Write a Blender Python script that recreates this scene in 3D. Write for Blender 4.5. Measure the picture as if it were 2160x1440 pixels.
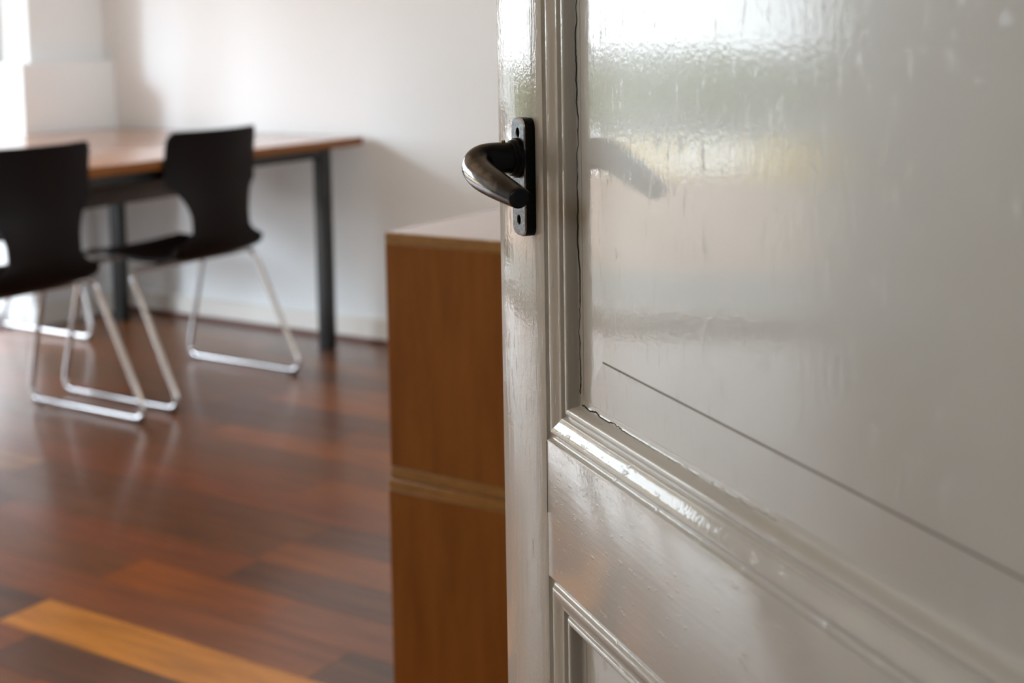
import bpy, bmesh, math, random
from mathutils import Vector, Matrix
random.seed(7)
for o in list(bpy.data.objects): bpy.data.objects.remove(o, do_unlink=True)
scene = bpy.context.scene
C = scene.collection

# ------------------------------------------------------------------ camera
CAM_R = Vector((0.5454, -0.8380, -0.0163)); CAM_F = Vector((0.8322, 0.5434, -0.1103))
CAM_F.normalize(); CAM_R = (CAM_R - CAM_F * CAM_R.dot(CAM_F)).normalized(); CAM_U = CAM_R.cross(CAM_F)
cd = bpy.data.cameras.new('camera'); cam = bpy.data.objects.new('camera', cd); C.objects.link(cam)
cam.matrix_world = Matrix(((CAM_R.x, CAM_U.x, -CAM_F.x, 0), (CAM_R.y, CAM_U.y, -CAM_F.y, 0),
                           (CAM_R.z, CAM_U.z, -CAM_F.z, 1.13), (0, 0, 0, 1)))
cd.sensor_width = 36; cd.sensor_fit = 'HORIZONTAL'; cd.lens = 36 * 3004.6 / 2160
cd.shift_x = 0.0; cd.shift_y = -(720 - 388.7) / 2160; cd.clip_start = 0.02; cd.clip_end = 200
cd.dof.use_dof = True; cd.dof.focus_distance = 1.075; cd.dof.aperture_fstop = 5.8
scene.camera = cam

# ------------------------------------------------------------------ sky, hazy sun, exposure
world = bpy.data.worlds.new('overcast_sky'); scene.world = world; world.use_nodes = True
bg = world.node_tree.nodes['Background']
bg.inputs['Color'].default_value = (0.85, 0.935, 1.0, 1); bg.inputs['Strength'].default_value = 9.0
sd = bpy.data.lights.new('hazy_sun', 'SUN'); sd.energy = 1.7; sd.angle = math.radians(9); sd.color = (0.74, 0.88, 1.0)
sun = bpy.data.objects.new('hazy_sun', sd); C.objects.link(sun); sun.location = (-6, 12, 6)
sun.rotation_euler = Vector((1.0, -0.62, -0.30)).to_track_quat('-Z', 'Y').to_euler()
# sampling portals in the three window openings (they emit nothing themselves)
for (w_, h_, loc_, rot_) in ((2.72, 2.1, (2.265, 4.93, 1.05), (-90,0,0)), (2.2, 1.55, (2.3, -.77, 1.575), (90,0,0)), (.78, .74, (-1.42, 1.77, 2.03), (0,-90,0))):
    pd = bpy.data.lights.new('window_portal', 'AREA'); pd.shape = 'RECTANGLE'; pd.size, pd.size_y = (w_, h_) if rot_[1] == 0 else (h_, w_); pd.cycles.is_portal = True
    po = bpy.data.objects.new('window_portal', pd); C.objects.link(po); po.location = loc_; po.rotation_euler = [math.radians(v) for v in rot_]
vs = scene.view_settings; vs.view_transform = 'Standard'; vs.look = 'None'; vs.exposure = 0.0; vs.gamma = 1.0; vs.use_curve_mapping = False

# ------------------------------------------------------------------ helpers
def srgb(r, g, b):
    f = lambda c: (c/255/12.92) if c/255 <= .04045 else ((c/255+.055)/1.055)**2.4
    return (f(r), f(g), f(b), 1)
def new_mat(name, col=(.8,.8,.8,1), rough=.5, metal=0.0, coat=0.0, coat_rough=.1, ior=1.5):
    m = bpy.data.materials.new(name); m.use_nodes = True
    b = m.node_tree.nodes['Principled BSDF']
    b.inputs['Base Color'].default_value = col; b.inputs['Roughness'].default_value = rough; b.inputs['Metallic'].default_value = metal
    b.inputs['IOR'].default_value = ior; b.inputs['Coat Weight'].default_value = coat; b.inputs['Coat Roughness'].default_value = coat_rough
    return m, m.node_tree, b
def nd(nt, t, **kw):
    n = nt.nodes.new(t)
    for k, v in kw.items(): setattr(n, k, v)
    return n
def noise(nt, vec, scale=(1,1,1), s=1.0, detail=3, rough=.5):
    mp = nd(nt, 'ShaderNodeMapping'); mp.inputs['Scale'].default_value = scale; nt.links.new(vec, mp.inputs['Vector'])
    n = nd(nt, 'ShaderNodeTexNoise'); n.inputs['Scale'].default_value = s; n.inputs['Detail'].default_value = detail; n.inputs['Roughness'].default_value = rough
    nt.links.new(mp.outputs[0], n.inputs['Vector']); return n
def math_n(nt, op, a, b):
    n = nd(nt, 'ShaderNodeMath', operation=op)
    for i, v in enumerate((a, b)):
        if isinstance(v, (int, float)): n.inputs[i].default_value = v
        else: nt.links.new(v, n.inputs[i])
    return n.outputs[0]
def ramp(nt, fac, stops):
    r = nd(nt, 'ShaderNodeValToRGB'); el = r.color_ramp.elements
    while len(el) < len(stops): el.new(.5)
    for e, (p, c) in zip(el, stops): e.position = p; e.color = c
    nt.links.new(fac, r.inputs[0]); return r.outputs[0]
def bump(nt, bsdf, h, strength, dist, sock='Normal'):
    b = nd(nt, 'ShaderNodeBump'); b.inputs['Strength'].default_value = strength; b.inputs['Distance'].default_value = dist
    nt.links.new(h, b.inputs['Height']); nt.links.new(b.outputs[0], bsdf.inputs[sock])
    return b
def finish(name, bm, mat, parent=None, smooth=None):
    me = bpy.data.meshes.new(name); bmesh.ops.recalc_face_normals(bm, faces=bm.faces[:]); bm.to_mesh(me); bm.free()
    return link_mesh(name, me, mat, parent, smooth)
def link_mesh(name, me, mat, parent=None, smooth=None):
    o = bpy.data.objects.new(name, me); C.objects.link(o)
    for mm in (mat if isinstance(mat, (list, tuple)) else [mat]): me.materials.append(mm)
    if smooth:
        for p in me.polygons: p.use_smooth = True
        me.set_sharp_from_angle(angle=math.radians(smooth))
    if parent: o.parent = parent
    return o
def tag(o, label=None, cat=None, group=None, kind=None):
    for k, v in (('label', label), ('category', cat), ('group', group), ('kind', kind)):
        if v: o[k] = v
    return o
def empty(name, loc=(0,0,0), rz=0):
    o = bpy.data.objects.new(name, None); C.objects.link(o); o.location = loc; o.rotation_euler = (0,0,rz); o.empty_display_size = .1
    return o
def add_box(bm, x0, x1, y0, y1, z0, z1, bev=0.0, seg=1):
    vs_ = [bm.verts.new(p) for p in ((x0,y0,z0),(x1,y0,z0),(x1,y1,z0),(x0,y1,z0),(x0,y0,z1),(x1,y0,z1),(x1,y1,z1),(x0,y1,z1))]
    fs = [bm.faces.new([vs_[i] for i in q]) for q in ((3,2,1,0),(4,5,6,7),(0,1,5,4),(1,2,6,5),(2,3,7,6),(3,0,4,7))]
    if bev:
        es = list({e for f in fs for e in f.edges})
        bmesh.ops.bevel(bm, geom=es, offset=bev, segments=seg, affect='EDGES', profile=.5)
def box(name, mat, b, parent=None, bev=0.0, seg=1):
    bm = bmesh.new(); add_box(bm, *b, bev=bev, seg=seg)
    return finish(name, bm, mat, parent, 40 if bev else None)
def catmull(pts, n):
    out = []; P = [pts[0]] + list(pts) + [pts[-1]]
    for i in range(1, len(P)-2):
        for k in range(n):
            t = k/n; a, b, c, d = P[i-1], P[i], P[i+1], P[i+2]
            out.append([.5*((2*b[j])+(c[j]-a[j])*t+(2*a[j]-5*b[j]+4*c[j]-d[j])*t*t+(3*b[j]-a[j]-3*c[j]+d[j])*t**3) for j in range(len(b))])
    out.append(list(pts[-1])); return out
def fillet(pts, r, n=6):
    out = [Vector(pts[0])]
    for i in range(1, len(pts)-1):
        p, a, b = Vector(pts[i]), Vector(pts[i-1]), Vector(pts[i+1])
        u, v = (a-p).normalized(), (b-p).normalized(); rr = min(r, (a-p).length*.45, (b-p).length*.45)
        A, B = p+u*rr, p+v*rr
        for k in range(n+1):
            t = k/n; out.append(A*(1-t)**2 + p*2*t*(1-t) + B*t*t)
    out.append(Vector(pts[-1])); return out
def add_tube(bm, path, rad, seg=14, cap=True, squash=(1,1)):
    path = [Vector(p) for p in path]; n = len(path); rings = []
    rad = rad if isinstance(rad, (list, tuple)) else [rad]*n
    t0 = (path[1]-path[0]).normalized(); up = Vector((0,0,1)) if abs(t0.z) < .9 else Vector((1,0,0))
    u = (up - t0*up.dot(t0)).normalized()
    for i in range(n):
        t = (path[min(i+1,n-1)]-path[max(i-1,0)]).normalized()
        u = (u - t*u.dot(t)).normalized(); w = t.cross(u)
        rings.append([bm.verts.new(path[i] + (u*math.cos(a)*squash[0] + w*math.sin(a)*squash[1])*rad[i]) for a in [2*math.pi*k/seg for k in range(seg)]])
    for i in range(n-1):
        for k in range(seg):
            bm.faces.new((rings[i][k], rings[i][(k+1)%seg], rings[i+1][(k+1)%seg], rings[i+1][k]))
    if cap:
        bm.faces.new(rings[0][::-1]); bm.faces.new(rings[-1])
def add_prism(bm, outline, f0, f1):
    """outline in 2D, f0/f1 map (a,b) to 3D for the two end faces"""
    A = [bm.verts.new(f0(*p)) for p in outline]; B = [bm.verts.new(f1(*p)) for p in outline]
    bm.faces.new(A); bm.faces.new(B[::-1]); n = len(outline)
    for i in range(n): bm.faces.new((A[i], A[(i+1)%n], B[(i+1)%n], B[i]))

# ------------------------------------------------------------------ materials
def wall_material(name, col):
    m, nt, b = new_mat(name, col, .75)
    p = nd(nt, 'ShaderNodeNewGeometry').outputs['Position']
    bump(nt, b, noise(nt, p, s=60, detail=4).outputs[0], .25, .002); return m
M_wall = wall_material('white_wall_paint', srgb(233,236,238))
M_hall = wall_material('hall_wall_paint', srgb(190,165,126))
M_ceil = wall_material('ceiling_paint', srgb(246,232,210))
M_cream = wall_material('cream_wall_paint', srgb(244,230,208))
M_trim, _, _ = new_mat('white_trim_gloss', srgb(228,224,218), .3)

def paint_material(name, grain, fine=(1,1,1), stroke=.55, dist=.0006, ior=1.48, peel=.4, fleck=.25, fl=(1,1,.25)):
    m, nt, b = new_mat(name, srgb(206,201,192), .03, ior=ior)
    o = nd(nt, 'ShaderNodeTexCoord').outputs['Object']
    n1 = noise(nt, o, grain, 1.0, 4, .6).outputs[0]          # brush strokes
    n2 = noise(nt, o, fine, 300, 2).outputs[0]               # orange peel
    n3 = noise(nt, o, tuple(g*.25 for g in grain), 1.0, 2).outputs[0]
    nd_ = noise(nt, o, fl, 150, 4, .65).outputs[0]
    spots = ramp(nt, nd_, [(.0,(0,0,0,1)), (.60,(0,0,0,1)), (.72,(1,1,1,1))])  # dried drips and nibs
    h = math_n(nt, 'ADD', math_n(nt, 'MULTIPLY', n1, stroke), math_n(nt, 'MULTIPLY', n2, peel))
    h = math_n(nt, 'ADD', h, math_n(nt, 'MULTIPLY', n3, .12))
    h = math_n(nt, 'ADD', h, math_n(nt, 'MULTIPLY', spots, fleck))
    bump(nt, b, h, .8, dist)
    big = noise(nt, o, (1,1,1), 5, 3).outputs[0]
    nt.links.new(ramp(nt, big, [(.3, srgb(218,213,204)), (.7, srgb(224,221,214))]), b.inputs['Base Color'])
    return m
M_paint_v = paint_material('door_paint_vertical_brush', (150, 150, 14), stroke=1.2, dist=.00035, fleck=1.0)
M_paint_h = paint_material('door_paint_horizontal_brush', (18, 220, 220), stroke=1.0, dist=.0002, fleck=1.6, fl=(.5,1,1))
M_paint_p = paint_material('door_paint_panel', (230, 230, 52), stroke=1.1, dist=.00011, ior=1.40, peel=.6, fleck=1.9)

def wood_material(name, cols, scale, rough, coat, axis_scale, coat_rough=.12, per_object=False, bumps=.1, spec=.5):
    m, nt, b = new_mat(name, cols[0], rough, coat=coat, coat_rough=coat_rough)
    p = nd(nt, 'ShaderNodeNewGeometry').outputs['Position']
    oi = nd(nt, 'ShaderNodeObjectInfo')
    if per_object:
        add = nd(nt, 'ShaderNodeVectorMath', operation='ADD'); comb = nd(nt, 'ShaderNodeCombineXYZ')
        r10 = math_n(nt, 'MULTIPLY', oi.outputs['Random'], 37.0)
        nt.links.new(r10, comb.inputs[0]); nt.links.new(r10, comb.inputs[1])
        nt.links.new(p, add.inputs[0]); nt.links.new(comb.outputs[0], add.inputs[1]); p = add.outputs[0]
    g = noise(nt, p, axis_scale, scale, 5, .6).outputs[0]
    if per_object:
        mix = nd(nt, 'ShaderNodeMix', data_type='RGBA', blend_type='MULTIPLY'); mix.inputs[0].default_value = 1.0
        nt.links.new(oi.outputs['Color'], mix.inputs[6])
        nt.links.new(ramp(nt, g, [(.25,(.55,.5,.48,1)), (.5,(.95,.93,.92,1)), (.75,(1.3,1.25,1.2,1))]), mix.inputs[7])
        nt.links.new(mix.outputs[2], b.inputs['Base Color'])
    else:
        nt.links.new(ramp(nt, g, [(.3, cols[0]), (.7, cols[1])]), b.inputs['Base Color'])
    b.inputs['Specular IOR Level'].default_value = spec; b.inputs['Coat IOR'].default_value = 2.1 if coat > .9 else 1.5
    bump(nt, b, g, bumps, .001); return m
M_floor = wood_material('lacquered_floor_wood', [srgb(112,66,38)], 1.0, .36, .38, (38, 3.2, 38), .18, True, .05)
M_table = wood_material('table_top_wood', [srgb(190,112,58), srgb(212,138,80)], 1.0, .28, 1.0, (3, 45, 45), .14)
M_ply = wood_material('dark_plywood_face', [srgb(120,71,22), srgb(136,86,33)], 1.0, .6, .0, (30, 30, 4), .2, spec=.2)
M_ply_top = wood_material('plywood_top_face', [srgb(118,72,42), srgb(136,86,52)], 1.0, .28, 1.0, (4, 30, 30), .15)
M_ply_edge = wood_material('plywood_cut_edge', [srgb(128,90,36), srgb(150,110,52)], 1.0, .5, .0, (60, 60, 200))
M_shell = wood_material('dark_brown_laminate', [srgb(12,6,5), srgb(18,10,8)], 1.0, .5, .0, (60, 60, 8), .2, spec=.12)
M_brown = wood_material('brown_skirting_strip', [srgb(92,52,40), srgb(108,62,46)], 1.0, .4, .2, (30, 4, 30))
M_chrome, _, _ = new_mat('chrome_tube', (.56,.56,.58,1), .12, 1.0)
M_glide, _, _ = new_mat('black_glide_plastic', (.01,.01,.01,1), .5)
M_steel, ntm, bm_ = new_mat('dark_grey_powder_coat', srgb(26,27,27), .42)
bump(ntm, bm_, noise(ntm, nd(ntm, 'ShaderNodeNewGeometry').outputs['Position'], s=400).outputs[0], .15, .0005)
M_beam, _, _ = new_mat('brown_black_steel', srgb(78,64,52), .5)
M_hole, _, _ = new_mat('hole_darkness', (.004,.004,.004,1), .9)
M_groove, _, _ = new_mat('brown_grey_groove', srgb(128,114,98), .7)
M_crack, _, _ = new_mat('open_crack', (.02,.016,.012,1), .95)

def lever_material():
    m, nt, b = new_mat('worn_black_lever', (.02,.02,.022,1), .3, .9)
    o = nd(nt, 'ShaderNodeTexCoord').outputs['Object']
    sep = nd(nt, 'ShaderNodeSeparateXYZ'); nt.links.new(o, sep.inputs[0])
    n = noise(nt, o, (1,1,1), 90, 4).outputs[0]
    # the coating is rubbed off where the hand bears on the outside of the bend (outward = -y)
    w = math_n(nt, 'ADD', math_n(nt, 'MULTIPLY', math_n(nt, 'ADD', sep.outputs[1], .043), -45.0), math_n(nt, 'MULTIPLY', math_n(nt, 'SUBTRACT', n, .5), .5))
    c = ramp(nt, w, [(.0,(.010,.010,.011,1)), (.3,(.024,.024,.025,1)), (.65,(.30,.297,.302,1))])
    nt.links.new(c, b.inputs['Base Color'])
    nt.links.new(ramp(nt, w, [(.0,(.26,)*3+(1,)), (.5,(.08,)*3+(1,))]), b.inputs['Roughness'])
    return m
M_lever = lever_material()
def plate_material(name, a, c2, rough):
    m, nt, b = new_mat(name, a, rough, .75)
    o = nd(nt, 'ShaderNodeTexCoord').outputs['Object']
    n = noise(nt, o, (1,1,1), 420, 4, .7).outputs[0]
    nt.links.new(ramp(nt, n, [(.42, a), (.72, c2)]), b.inputs['Base Color']); return m
M_plate = plate_material('black_plate_scratched', (.018,.02,.024,1), (.16,.18,.21,1), .38)
M_plate_side = plate_material('black_plate_side', (.006,.006,.007,1), (.02,.02,.02,1), .5)
M_plate_edge = plate_material('bare_metal_edge', (.45,.44,.44,1), (.8,.79,.78,1), .3)
M_screw, _, _ = new_mat('steel_screw', (.55,.53,.5,1), .3, 1.0)
M_brass, _, _ = new_mat('brass_pin', (.42,.32,.2,1), .3, 1.0)

m_glass = bpy.data.materials.new('window_glass'); m_glass.use_nodes = True; nt = m_glass.node_tree; nt.nodes.clear()
out = nd(nt, 'ShaderNodeOutputMaterial'); mx = nd(nt, 'ShaderNodeMixShader'); tr = nd(nt, 'ShaderNodeBsdfTransparent'); gl = nd(nt, 'ShaderNodeBsdfGlossy')
gl.inputs['Roughness'].default_value = .0; ge = nd(nt, 'ShaderNodeNewGeometry'); dt = nd(nt, 'ShaderNodeVectorMath', operation='DOT_PRODUCT')
nt.links.new(ge.outputs['Incoming'], dt.inputs[0]); nt.links.new(ge.outputs['Normal'], dt.inputs[1])
fz = math_n(nt, 'POWER', math_n(nt, 'SUBTRACT', 1.0, math_n(nt, 'ABSOLUTE', dt.outputs['Value'], 0)), 5.0)   # Schlick reflectance, both faces alike
nt.links.new(math_n(nt, 'ADD', math_n(nt, 'MULTIPLY', fz, .96), .04), mx.inputs[0])
nt.links.new(tr.outputs[0], mx.inputs[1]); nt.links.new(gl.outputs[0], mx.inputs[2]); nt.links.new(mx.outputs[0], out.inputs[0])
M_terrace = wall_material('terrace_stone', srgb(158,132,114))
M_kerb = wall_material('grey_kerb_stone', srgb(120,122,118))
M_path = wall_material('pale_gravel', srgb(238,236,232))
def leaf_material():
    m, nt, b = new_mat('hedge_leaf', srgb(80,110,55), .5)
    oi = nd(nt, 'ShaderNodeNewGeometry'); n = noise(nt, oi.outputs['Position'], s=9).outputs[0]
    nt.links.new(ramp(nt, n, [(.3, srgb(60,92,40)), (.7, srgb(120,150,78))]), b.inputs['Base Color']); return m
M_leaf = leaf_material()
M_wood_stem, _, _ = new_mat('hedge_stem', srgb(70,55,40), .8)

# ------------------------------------------------------------------ the room
XL0, XL1 = .356, .476          # wall between hall and room
XR = 3.98; YF = 4.575; YB = -.55; ZC = 2.72
def struct(name, mat, boxes, bev=0):
    bm = bmesh.new()
    for b in boxes: add_box(bm, *b, bev=bev)
    return tag(finish(name, bm, mat), kind='structure')
floor = struct('floor', M_brown, [(XL1-.12, XR+.2, YB-.1, YF+.33, -.12, -.016)])
struct('wall_right', M_wall, [(XR, XR+.25, YB-.2, YF+.33, -.12, ZC)])
struct('wall_far', M_wall, [(XL1-.12, .925, YF, YF+.33, -.12, ZC), (.925, 3.61, YF, YF+.33, 2.20, ZC),
                            (3.61, XR, YF, YF+.33, 1.02, ZC), (3.53, XR, YF-.055, YF+.33, -.12, 1.02)])
NW = (1.20, 3.40, .80, 2.35)
struct('wall_near', M_cream, [(XL1, NW[0], YB-.2, YB, -.12, ZC), (NW[1], XR, YB-.2, YB, -.12, ZC), (NW[0], NW[1], YB-.2, YB, -.12, NW[2]), (NW[0], NW[1], YB-.2, YB, NW[3], ZC)])
nw = tag(empty('added_near_window', (NW[0], YB-.1, NW[2])), kind='structure'); nwx, nwz = NW[1]-NW[0], NW[3]-NW[2]  # unseen window added in the near wall to brighten the room's shaded parts
for b in ((0,.06,-.03,.03,0,nwz), (nwx-.06,nwx,-.03,.03,0,nwz), (.06,nwx-.06,-.03,.03,0,.06), (.06,nwx-.06,-.03,.03,nwz-.06,nwz), (nwx/2-.03,nwx/2+.03,-.03,.03,.06,nwz-.06)): box('added_window_frame', M_trim, b, nw)
for a in (.06, nwx/2+.03): box('window_pane', m_glass, (a, a+nwx/2-.09, -.003, .003, .06, nwz-.06), nw)
struct('yard', M_terrace, [(-8, 12, -14, -2.4, -.3, -.1)])
struct('wall_left', M_cream, [(XL0, XL1, YB-.2, -.10, -.12, ZC), (XL0, XL1, .81, YF, -.12, ZC), (XL0, XL1, -.10, .81, 2.06, ZC)])
struct('ceiling', M_ceil, [(-1.4, XR+.25, -2.4, YF+.33, ZC, ZC+.12)])
HW = (1.37, 2.17, 1.61, 2.40)
struct('wall_hall', M_hall, [(-1.4, -1.28, -2.4, HW[0], -.12, ZC), (-1.4, -1.28, HW[1], 2.4, -.12, ZC), (-1.4, -1.28, HW[0], HW[1], -.12, HW[2]), (-1.4, -1.28, HW[0], HW[1], HW[3], ZC), (-1.28, XL0, 2.28, 2.4, -.12, ZC), (-1.28, XL1, -2.4, -2.28, -.12, ZC),
                             (XL0-.012, XL0-.001, -2.28, -.10, 0, ZC), (XL0-.012, XL0-.001, .81, 2.28, 0, ZC), (XL0-.012, XL0-.001, -.10, .81, 2.06, ZC)])
struct('floor_hall', M_brown, [(-1.4, XL1-.12, -2.4, 2.4, -.12, -.002)])
struct('baseboard_right', M_trim, [(XR-.018, XR-.0005, YB+.002, YF-.057, .0, .085)], bev=.003)
tb = struct('trim_1', M_brown, [(XR-.034, XR-.0185, YB+.002, YF-.057, .0, .016)], bev=.003)
struct('baseboard_far', M_trim, [(3.532, XR-.036, YF-.069, YF-.0555, .0, .085)], bev=.003)
# window front: three glazed leaves in a white frame
W0, W1, WY = .926, 3.606, 4.80
win = tag(empty('window_1', (W0, WY, 0)), kind='structure')
posts = [(.926,.960),(1.80,1.87),(2.68,2.75),(3.54,3.606)]
wl = lambda n_, m_, b: box(n_, m_, (b[0]-W0, b[1]-W0, b[2]-WY, b[3]-WY, b[4], b[5]), win)
for a, b in posts:
    wl('window_post', M_trim, (a, b, WY-.03, WY+.03, .02 if b < 3.5 else 1.021, 2.199))
wl('frame_head', M_trim, (.96, 3.54, WY-.03, WY+.03, 2.13, 2.199))
for (a, b) in ((.96,1.80),(1.87,2.68),(2.75,3.529)):
    wl('frame_sill', M_trim, (a, b, WY-.03, WY+.03, -.01, .05))
    wl('window_pane', m_glass, (a, b, WY-.003, WY+.003, .05, 2.13))

hw = tag(empty('added_hall_window', (-1.34, HW[0], HW[2])), kind='structure')  # unseen hall window, added to throw more light on the door face
hy, hz = HW[1]-HW[0], HW[3]-HW[2]
for b in ((-.02,.02,0,.04,0,hz), (-.02,.02,hy-.04,hy,0,hz), (-.02,.02,.04,hy-.04,0,.04), (-.02,.02,.04,hy-.04,hz-.04,hz)): box('added_window_frame', M_trim, b, hw)
box('window_pane', m_glass, (-.002,.002,.04,hy-.04,.04,hz-.04), hw)
# unseen slab added outside the window front to block high sky from the wall
struct('added_sky_blocker', M_wall, [(-.5, 5.0, YF+.331, YF+.331+1.2, 2.21, 2.31)])
# floor planks, laid along Y
PW = .125; XP0 = 1.545 - PW*8
pal = [srgb(135,81,37), srgb(142,81,39), srgb(154,91,37), srgb(125,79,41), srgb(113,71,41), srgb(159,104,49), srgb(135,84,43), srgb(144,88,43), srgb(130,77,37)]
YEL, DRK, ORG, RED, BRN = srgb(219,148,53), srgb(106,69,45), srgb(161,91,27), srgb(147,86,43), srgb(132,81,39)
bmu = bmesh.new(); add_box(bmu, 0, 1, 0, 1, 0, 1); plank_mesh = bpy.data.meshes.new('plank'); bmu.to_mesh(plank_mesh); bmu.free(); plank_mesh.materials.append(M_floor)
fixed = {7: [(-.55,.9,RED),(.9,2.02,ORG),(2.02,3.3,BRN),(3.3,4.52,RED)], 8: [(-.55,1.1,BRN),(1.1,2.19,DRK),(2.19,3.2,RED),(3.2,4.52,ORG)],
         9: [(-.55,1.05,RED),(1.05,2.30,YEL),(2.30,3.35,DRK),(3.35,4.52,BRN)], 10: [(-.55,.6,ORG),(.6,1.62,DRK),(1.62,2.75,RED),(2.75,3.9,BRN),(3.9,4.52,ORG)],
         11: [(-.55,.95,BRN),(.95,1.86,RED),(1.86,2.30,ORG),(2.30,3.4,BRN),(3.4,4.52,RED)]}
ncol = int((XR-.018-XP0)/PW)+1
for k in range(ncol):
    x0 = XP0 + k*PW; x1 = min(x0+PW, XR-.019); x0c = max(x0, XL1+.001)
    if x1 <= x0c: continue
    runs = fixed.get(k)
    if not runs:
        runs = []; y = YB + .001; L = random.uniform(.3, 1.1)
        while y < 4.51:
            y1 = min(y+L, 4.575 if x1 < 3.52 else 4.518)
            if 4.52-y1 < .25: y1 = 4.575 if x1 < 3.52 else 4.518
            runs.append((y, y1, random.choice(pal))); y = y1; L = random.uniform(.75, 1.25)
    for (a, b, col) in runs:
        o = bpy.data.objects.new('plank', plank_mesh); C.objects.link(o); o.parent = floor
        o.location = (x0c+.0004, a+.0004, -.0155); o.scale = (x1-x0c-.0008, b-a-.0008, .0155 - random.uniform(0,.0004)); o.color = col

# ------------------------------------------------------------------ outdoors, seen in the gloss of the door
struct('terrace', M_terrace, [(-6, 9, YF+.33, 5.4, -.25, -.06), (-6, 9, 6.3, 10.9, -.25, -.06)])
struct('kerb_strip', M_kerb, [(-6, 9, 5.4, 6.3, -.25, -.06)])
struct('gravel_path', M_path, [(-6, 9, 10.9, 14.3, -.25, -.06)])
struct('ground', M_kerb, [(-40, 40, 14.3, 70, -.4, -.08)])
def shrub(x, y, w, h, label):
    root = tag(empty('garden_shrub', (x, y, -.06)), label, 'shrub', 'clipped shrubs beyond the terrace')
    rnd = random.Random(int(x*100)); bm = bmesh.new()
    for i in range(900):
        th, u = rnd.uniform(0, 2*math.pi), rnd.uniform(-1, 1); r = rnd.uniform(.75, 1.0); s = math.sqrt(1-u*u)
        p = Vector((w*.5*r*s*math.cos(th), .45*r*s*math.sin(th), h*.52 + h*.48*r*u)); q = Vector((rnd.gauss(0,1), rnd.gauss(0,1), rnd.gauss(0,1))).normalized()
        t = q.orthogonal().normalized()*.09; v = q.cross(t).normalized()*.05
        bm.faces.new([bm.verts.new(p+d) for d in (-t, v, t, -v)])
    finish('foliage', bm, M_leaf, root)
    bm = bmesh.new(); add_tube(bm, [(0,0,0),(0.02,0,h*.3),(0,.02,h*.7)], [.04,.035,.02], 8); finish('stem', bm, M_wood_stem, root, 60)
for i, x in enumerate((1.26, 2.54, 3.82, 5.1)):
    shrub(x, 14.9 + .1*math.sin(i*2), 1.2, .80 + .08*math.sin(i*1.7), 'green clipped garden shrub beyond the terrace, mirrored in the door paint')

def planter(x, y, w, label):
    root = tag(empty('planter_trough', (x, y, -.06)), label, 'planter', 'yellow planters on the gravel'); bm = bmesh.new()
    t, h, d = .02, .30, .28; L4 = []
    for (a, z, k) in ((0, 0, .9), (0, h, 1), (t, h, 1), (t, h-.06, 1)):
        L4.append([bm.verts.new((sx*(w/2*k-a), sy*(d/2*k-a), z)) for sx, sy in ((-1,-1),(1,-1),(1,1),(-1,1))])
    for A, B in zip(L4, L4[1:]):
        for k in range(4): bm.faces.new((A[k], A[(k+1)%4], B[(k+1)%4], B[k]))
    bm.faces.new(L4[0]); finish('trough', bm, M_yellow, root)
    box('soil', M_wood_stem, (-w/2+t+.001, w/2-t-.001, -d/2+t+.001, d/2-t-.001, h-.10, h-.05), root)
M_yellow, _, _ = new_mat('yellow_enamel', srgb(225,190,40), .35)
planter(1.50, 10.4, .60, 'larger yellow planter trough on the gravel, mirrored in the door paint')
planter(2.55, 10.4, .40, 'smaller yellow planter trough on the gravel, mirrored in the door paint')

# ------------------------------------------------------------------ the open panelled door
DW = Vector((.589, .808, 0)).normalized(); DP0 = Vector((.943, .628, 0)); WD = .86
door = empty('door_1', DP0 - DW*WD, math.atan2(-DW.y, -DW.x))
tag(door, 'glossy pale grey painted panel door standing ajar with black lever handle', 'door', kind='structure')
def Lp(s, n, z): return (s-WD, -n, z)           # s from the free edge, n towards the viewer
def dbox(name, mat, s0, s1, n0, n1, z0, z1, parent=door, bev=.0012):
    return box(name, mat, (s0-WD, s1-WD, -n1, -n0, z0, z1), parent, bev, 2)
SI, SO = .0935, WD-.0935
dbox('stile', M_paint_v, 0, SI, -.04, 0, .01, 2.03)
dbox('stile', M_paint_v, SO, WD, -.04, 0, .01, 2.03)
for z0, z1 in ((.01, .215), (.7140, .8205), (1.925, 2.03)):
    dbox('rail', M_paint_h, SI+.0001, SO-.0001, -.04, -.0001, z0, z1, bev=.0008)
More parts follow.
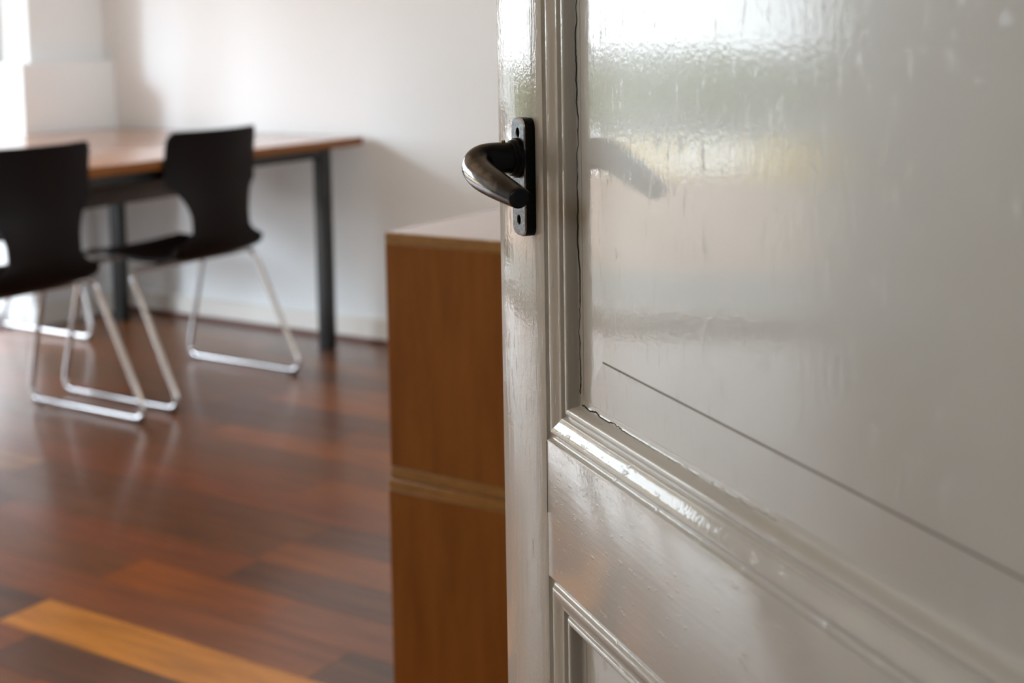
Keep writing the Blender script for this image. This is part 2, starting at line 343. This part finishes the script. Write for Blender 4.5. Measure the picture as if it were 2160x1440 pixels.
# moulding profile: (distance from the opening edge, depth below the frame face)
PROF = catmull([(0,.0012),(.0012,.0030),(.0035,.0036),(.0056,.0026),(.0068,.0008),(.0079,.0002),(.0095,.0003),(.0112,.0007),(.0128,.0013),(.0150,.0023),(.0170,.0031),(.0184,.0035),(.0198,.0037),(.0206,.0040),
                (.0214,.0052),(.0222,.0066),(.0230,.0069),(.0240,.0062),(.0250,.0052),(.0260,.0047),(.0272,.0046),(.0285,.0048),(.0296,.0056),(.0307,.0086),(.0319,.0124),(.0333,.0139),(.0350,.0143),(.0375,.0145)], 3)
def prof_depth(w):
    for (a, da), (b, db) in zip(PROF, PROF[1:]):
        if a <= w <= b: return da + (db-da)*(w-a)/max(1e-9, b-a)
    return .0145
def moulding(side, s0, s1, z0, z1):
    """side: L R B T of the opening s0..s1, z0..z1, mitred at both ends"""
    bm = bmesh.new(); A, B = [], []
    back = [(.0375,.030),(0,.030)]
    for w, d in PROF + back:
        if side == 'L': a, b = (s0+w, z0+w), (s0+w, z1-w)
        if side == 'R': a, b = (s1-w, z0+w), (s1-w, z1-w)
        if side == 'B': a, b = (s0+w, z0+w), (s1-w, z0+w)
        if side == 'T': a, b = (s0+w, z1-w), (s1-w, z1-w)
        A.append(bm.verts.new(Lp(a[0], -d, a[1]))); B.append(bm.verts.new(Lp(b[0], -d, b[1])))
    n = len(A)
    for i in range(n): bm.faces.new((A[i], A[(i+1)%n], B[(i+1)%n], B[i]))
    bm.faces.new(A); bm.faces.new(B[::-1])
    return finish('moulding', bm, M_paint_v if side in 'LR' else M_paint_h, door, 38)
def panel(z0, z1):
    """thin board: sloping margin, V-groove, flat field; every loop is a rectangle inset by w at depth d"""
    bm = bmesh.new(); loops = []
    for w, d in ((.0, .0255), (.0, .0150), (.030, .0150), (.0735, .0138), (.0747, .0131)):
        loops.append([bm.verts.new(Lp(a, -d, b)) for a, b in ((SI+w, z0+w), (SO-w, z0+w), (SO-w, z1-w), (SI+w, z1-w))])
    for A, B in zip(loops, loops[1:]):
        for k in range(4): bm.faces.new((A[k], A[(k+1)%4], B[(k+1)%4], B[k]))
    bm.faces.new(loops[-1]); bm.faces.new(loops[0])
    # thin brown-grey strip along the line below the raised field
    g = bmesh.new(); add_box(g, SI+.0735-WD, SO-.0735-WD, .0136, .0139, z0+.0728, z0+.0738)
    finish('panel_groove', g, M_groove, door)
    return finish('panel', bm, M_paint_p, door)
for z0, z1 in ((.215, .7140), (.8205, 1.925)):
    panel(z0, z1)
    for sd_ in 'LRBT': moulding(sd_, SI, SO, z0, z1)
# open cracks between moulding and panel, jagged and broken
def crack(pts, wid, across):
    bm = bmesh.new(); A, B = [], []; ax = Vector(across)
    for p, w in zip(pts, wid):
        q = Vector(Lp(*p)); A.append(bm.verts.new(q-ax*w/2)); B.append(bm.verts.new(q+ax*w/2))
    for i in range(len(A)-1): bm.faces.new((A[i], B[i], B[i+1], A[i+1]))
    r = bmesh.ops.extrude_face_region(bm, geom=bm.faces[:])
    for v in [g for g in r['geom'] if isinstance(g, bmesh.types.BMVert)]: v.co.y += .0003
    return tag(finish('paint_crack', bm, M_crack, door), 'dark hairline crack in the paint beside the moulding')
rn = random.Random(3); pts, wid = [], []; z = .862; off = 0
while z < 1.24:
    off = max(-.0009, min(.0009, off*.93 + rn.gauss(0, .00033))); w_ = .0333+off
    pts.append((SI+w_, -prof_depth(w_)+.00035, z)); wid.append(max(.00012, .0008+.0005*math.sin(z*47)+rn.gauss(0,.00022))); z += rn.uniform(.0015, .004)
crack(pts, wid, (1,0,0))
s_ = SI+.036; pts, wid, off = [], [], 0
while s_ < .40:
    off = max(-.0007, min(.0007, off*.9 + rn.gauss(0, .0004))); w_ = .0335+off
    pts.append((s_, -prof_depth(w_)+.0003, .8205+w_)); wid.append(max(.00002, .0010*math.exp(-((s_-.15)/.05)**2)+.0003*rn.random())); s_ += rn.uniform(.001, .003)
crack(pts, wid, (0,0,1))
crack([(SI+.0002, .00012, .8195-.0013*i) for i in range(44)], [.0003]*44, (1,0,0))
# handle: plate, collar, lever, screws
SC, ZP = .0655, 1.0170
def plate_outline(w, h, r, top_flat):
    o = []
    for cx, cz, a0 in ((w/2-r, h/2-r, 0), (-w/2+r, h/2-r, 90), (-w/2+r, -h/2+r, 180), (w/2-r, -h/2+r, 270)):
        for k in range(5):
            a = math.radians(a0 + 90*k/4); o.append((cx+r*math.cos(a), cz+r*math.sin(a)))
    return o
bm = bmesh.new(); PT = .0088
oo = plate_outline(.0268, .0890, .0075, 0); oi_ = plate_outline(.0250, .0872, .0068, 0)
rings = [[bm.verts.new(Lp(SC+a, n, ZP+b)) for a, b in ol] for ol, n in ((oo, 0), (oo, PT-.0010), (oi_, PT))]
hole = lambda cz, r, n: [bm.verts.new(Lp(SC + r*math.cos(2*math.pi*k/20), n, ZP+cz + r*math.sin(2*math.pi*k/20))) for k in range(20)]
nn = len(oo)
side_f, edge_f = [], []
for k in range(nn):
    side_f.append(bm.faces.new((rings[0][k], rings[0][(k+1)%nn], rings[1][(k+1)%nn], rings[1][k])))
    edge_f.append(bm.faces.new((rings[1][k], rings[1][(k+1)%nn], rings[2][(k+1)%nn], rings[2][k])))
bm.faces.new(rings[0])
# front face with two round holes: triangulate outline + hole loops
hs = [hole(.0335, .0040, PT), hole(-.0325, .0040, PT)]
edges = [bm.edges.get((rings[2][k], rings[2][(k+1)%nn])) for k in range(nn)]
for h_ in hs: edges += [bm.edges.new((h_[k], h_[(k+1)%20])) for k in range(20)]
rf = bmesh.ops.triangle_fill(bm, use_beauty=True, edges=edges)
rim = []
for cz, h_ in ((.0335, hs[0]), (-.0325, hs[1])):
    h2 = hole(cz, .0036, PT-.0006); h3 = hole(cz, .0036, PT-.006)
    for k in range(20):
        rim.append(bm.faces.new((h_[k], h_[(k+1)%20], h2[(k+1)%20], h2[k])))
        side_f.append(bm.faces.new((h2[k], h2[(k+1)%20], h3[(k+1)%20], h3[k])))
    side_f.append(bm.faces.new(h3))
for f in side_f: f.material_index = 1
for f in edge_f + rim: f.material_index = 2
handle = finish('door_handle', bm, [M_plate, M_plate_side, M_plate_edge], door, 35)
tag(handle, 'black metal lever handle on a small scratched rectangular plate')
def disc(name, mat, s, z, n0, n1, r0, r1, parent, seg=32, chamf=.0008):
    bm = bmesh.new(); add_tube(bm, [Lp(s,n0,z), Lp(s,n1-chamf,z), Lp(s,n1,z)], [r0, r1, r1-chamf], seg)
    return finish(name, bm, mat, parent, 35)
ZN = 1.0315
disc('collar', M_plate_side, SC, ZN, PT, PT+.0035, .0152, .0150, handle)
disc('collar', M_plate_side, SC, ZN, PT+.0035, PT+.0068, .0138, .0134, handle)
LV = [(.0655,.010,1.0318,.0118),(.0655,.020,1.0318,.0119),(.0655,.029,1.0318,.0120),(.0660,.0358,1.0310,.0121),(.0685,.0408,1.0292,.0121),(.0735,.0438,1.0268,.0119),(.0810,.0450,1.0240,.0116),
      (.0920,.0450,1.0212,.0112),(.1050,.0442,1.0188,.0106),(.1180,.0430,1.0166,.0099),(.1300,.0416,1.0145,.0091),(.1400,.0404,1.0128,.0084),(.1470,.0396,1.0117,.0079),(.1480,.0395,1.0115,.0074)]
lv = catmull(LV, 5); bm = bmesh.new()
add_tube(bm, [Lp(*p[:3]) for p in lv], [p[3] for p in lv], 32)
finish('lever', bm, M_lever, handle, 50)
disc('screw', M_screw, SC, ZP-.0325, PT-.006, PT-.0035, .0030, .0030, handle)
bm = bmesh.new(); add_tube(bm, [(SC-WD, -.0205, ZN+.0112), (SC-WD, -.0205, ZN+.0132), (SC-WD, -.0205, ZN+.0138)], [.0016, .0016, .0009], 12)
finish('locking_pin', bm, M_brass, handle, 40)

# ------------------------------------------------------------------ table against the right wall
TH, TT = .750, .030; TX0, TX1, TY0, TY1 = 1.86, 3.945, 3.205, 4.50
table = tag(empty('meeting_table', (TX0, TY0, 0)), 'long wooden table with dark grey steel legs against the white wall', 'table')
tbx = lambda n_, m_, b, bev=.002: box(n_, m_, (b[0]-TX0, b[1]-TX0, b[2]-TY0, b[3]-TY0, b[4], b[5]), table, bev, 2)
M_edge = wood_material('darkened_table_edge_band', [srgb(112,66,24), srgb(134,82,34)], 1.0, .45, .0, (3, 45, 45), spec=.25)  # edge colour darkened to offset light from the added near-wall window
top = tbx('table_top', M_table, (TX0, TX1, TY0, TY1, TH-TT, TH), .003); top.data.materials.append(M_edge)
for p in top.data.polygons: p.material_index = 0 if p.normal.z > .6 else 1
LG = .046; lx = (2.06, 3.775); ly = (3.25, 4.31); zt = TH-TT-.0005
for x in lx:
    for y in ly: tbx('leg', M_steel, (x, x+LG, y, y+LG, 0, zt))
for y in ly: tbx('apron', M_steel, (lx[0]+LG+.0005, lx[1]-.0005, y+.004, y+LG-.004, zt-.036, zt))
for x in lx: tbx('apron', M_steel, (x+.004, x+LG-.004, ly[0]+LG+.0005, ly[1]-.0005, zt-.036, zt))
tbx('support_beam', M_beam, (lx[0]+.1, 3.70, 3.84, 3.88, .535, .602))
for x in (2.3, 3.55): tbx('beam_hanger', M_beam, (x, x+.04, 3.845, 3.875, .6025, zt))

# ------------------------------------------------------------------ chairs (local frame: +y is the way the sitter faces)
def shell_mesh():
    prof = catmull([(.470,.428),(.445,.440),(.38,.444),(.28,.436),(.17,.428),(.09,.430),(.035,.446),(.004,.482),(-.004,.530),(.000,.590),(.008,.650),(.008,.715),(.001,.780),(-.008,.832)], 5)
    n = len(prof); nv = 21; bm = bmesh.new(); rows = []
    for i, (y, z) in enumerate(prof):
        # half width along the profile
        if z > .445 and y < .06:                   # back
            if z < .475: hw = .186
            elif z < .56: t = (z-.475)/.085; hw = .186 - .068*math.sin(min(1,t*1.6)*math.pi/2)
            elif z < .66: t = (z-.56)/.10; hw = .118 + .070*(1-math.sqrt(max(0,1-t*t)))**.8 if t < 1 else .188
            else: hw = .188
            if z > .800: t = (z-.800)/.032; hw -= .020*t*t
        else: hw = .188
        if i < 6: hw = .188 - .03*((6-i)/6)**2
        back = max(0, min(1, (z-.45)/.08)) if y < .1 else 0
        row = []
        for k in range(nv):
            v = -1+2*k/(nv-1); x = hw*v; q = x/.19
            yy = y + back*.048*q*q; zz = z + (1-back)*.014*q*q*(1 if y < .4 else .4)
            row.append(bm.verts.new((x-.015, yy+.010, zz)))
        rows.append(row)
    for i in range(n-1):
        for k in range(nv-1): bm.faces.new((rows[i][k], rows[i][k+1], rows[i+1][k+1], rows[i+1][k]))
    bmesh.ops.recalc_face_normals(bm, faces=bm.faces[:]); bm.normal_update()
    vs0 = bm.verts[:]; nrm = {v: v.normal.copy() for v in vs0}
    r = bmesh.ops.extrude_face_region(bm, geom=bm.faces[:])
    new = [g for g in r['geom'] if isinstance(g, bmesh.types.BMVert)]
    for v in new: v.co -= v.normal*.010
    me = bpy.data.meshes.new('seat_shell'); bmesh.ops.recalc_face_normals(bm, faces=bm.faces[:]); bm.to_mesh(me); bm.free(); return me
def make_chair(loc, rz, label):
    root = tag(empty('shell_chair', loc, rz), label, 'chair', 'plywood shell chairs around the table')
    link_mesh('seat_shell', shell_mesh(), M_shell, root, 45)
    R_ = .0085; HX = .27
    for s in (-1, 1):
        p = [(s*.17,.145,.4155),(s*(HX-.005),.160,.413),(s*HX,-.040,R_+.006),(s*HX,.484,R_+.006),(s*(HX-.005),.377,.413),(s*.17,.392,.4155)]
        bm = bmesh.new(); add_tube(bm, fillet(p, .055, 8), R_, 14); finish('sled_leg', bm, M_chrome, root, 60)
        for yy in (.002, .442):
            bm = bmesh.new(); add_tube(bm, [(s*HX,yy-.018,.0065),(s*HX,yy+.018,.0065)], .0062, 10); finish('floor_glide', bm, M_glide, root, 60)
    for yy in (.145, .392):
        bm = bmesh.new(); add_tube(bm, [(-.1698,yy,.4155),(.1698,yy,.4155)], R_, 14); finish('cross_bar', bm, M_chrome, root, 60)
    return root
def copy_chair(src, loc, rz, label):
    r = src.copy(); C.objects.link(r); r.location = loc; r.rotation_euler = (0,0,rz); r['label'] = label
    for ch in list(src.children):
        c = ch.copy(); C.objects.link(c); c.parent = r
    return r
chair = make_chair((3.19, 3.133, 0), 0, 'dark plywood shell chair nearest the white wall, back to the viewer')
copy_chair(chair, (2.52, 3.133, 0), 0, 'dark plywood shell chair cut off by the left edge, back to the viewer')
copy_chair(chair, (3.20, 4.60, 0), math.pi, 'chrome sled chair beyond the table by the window, only its legs showing')

# ------------------------------------------------------------------ two stacked plywood boxes behind the door
def ply_box(x0, x1, y0, y1, z0, z1, label):
    root = tag(empty('plywood_box', (x0, y1, z0)), label, 'box', 'stacked plywood boxes'); T = .018
    def pb(name, b, mats, f):
        bm = bmesh.new(); add_box(bm, b[0]-x0, b[1]-x0, b[2]-y1, b[3]-y1, b[4]-z0, b[5]-z0, bev=.0012); bm.normal_update()
        for fc in bm.faces: fc.material_index = f(fc.normal)
        return finish(name, bm, mats, root, 40)
    pb('top_panel', (x0, x1, y0, y1, z1-T, z1), [M_ply_top, M_ply_edge], lambda n: 0 if abs(n.z) > .9 else 1)
    pb('bottom_panel', (x0, x1, y0, y1, z0, z0+T), [M_ply_top, M_ply_edge], lambda n: 0 if abs(n.z) > .9 else 1)
    for xa in (x0, x1-T): pb('side_panel', (xa, xa+T, y0, y1, z0+T+.0003, z1-T-.0003), [M_ply, M_ply_edge], lambda n: 0 if abs(n.x) > .9 else 1)
    pb('back_panel', (x0+T+.0003, x1-T-.0003, y0+.004, y0+.016, z0+T+.0003, z1-T-.0003), [M_ply, M_ply_edge], lambda n: 0 if abs(n.y) > .9 else 1)
    pb('shelf', (x0+T+.0003, x1-T-.0003, y0+.0165, y1-.02, (z0+z1)/2-.009, (z0+z1)/2+.009), [M_ply_top, M_ply_edge], lambda n: 0 if abs(n.z) > .9 else 1)
    return root
ply_box(1.806, 2.706, 1.014, 1.434, 0, .388, 'lower of two stacked brown plywood boxes, half hidden by the door')
ply_box(1.813, 2.713, 1.014, 1.434, .3884, .800, 'upper of two stacked brown plywood boxes, its pale top beside the door handle')
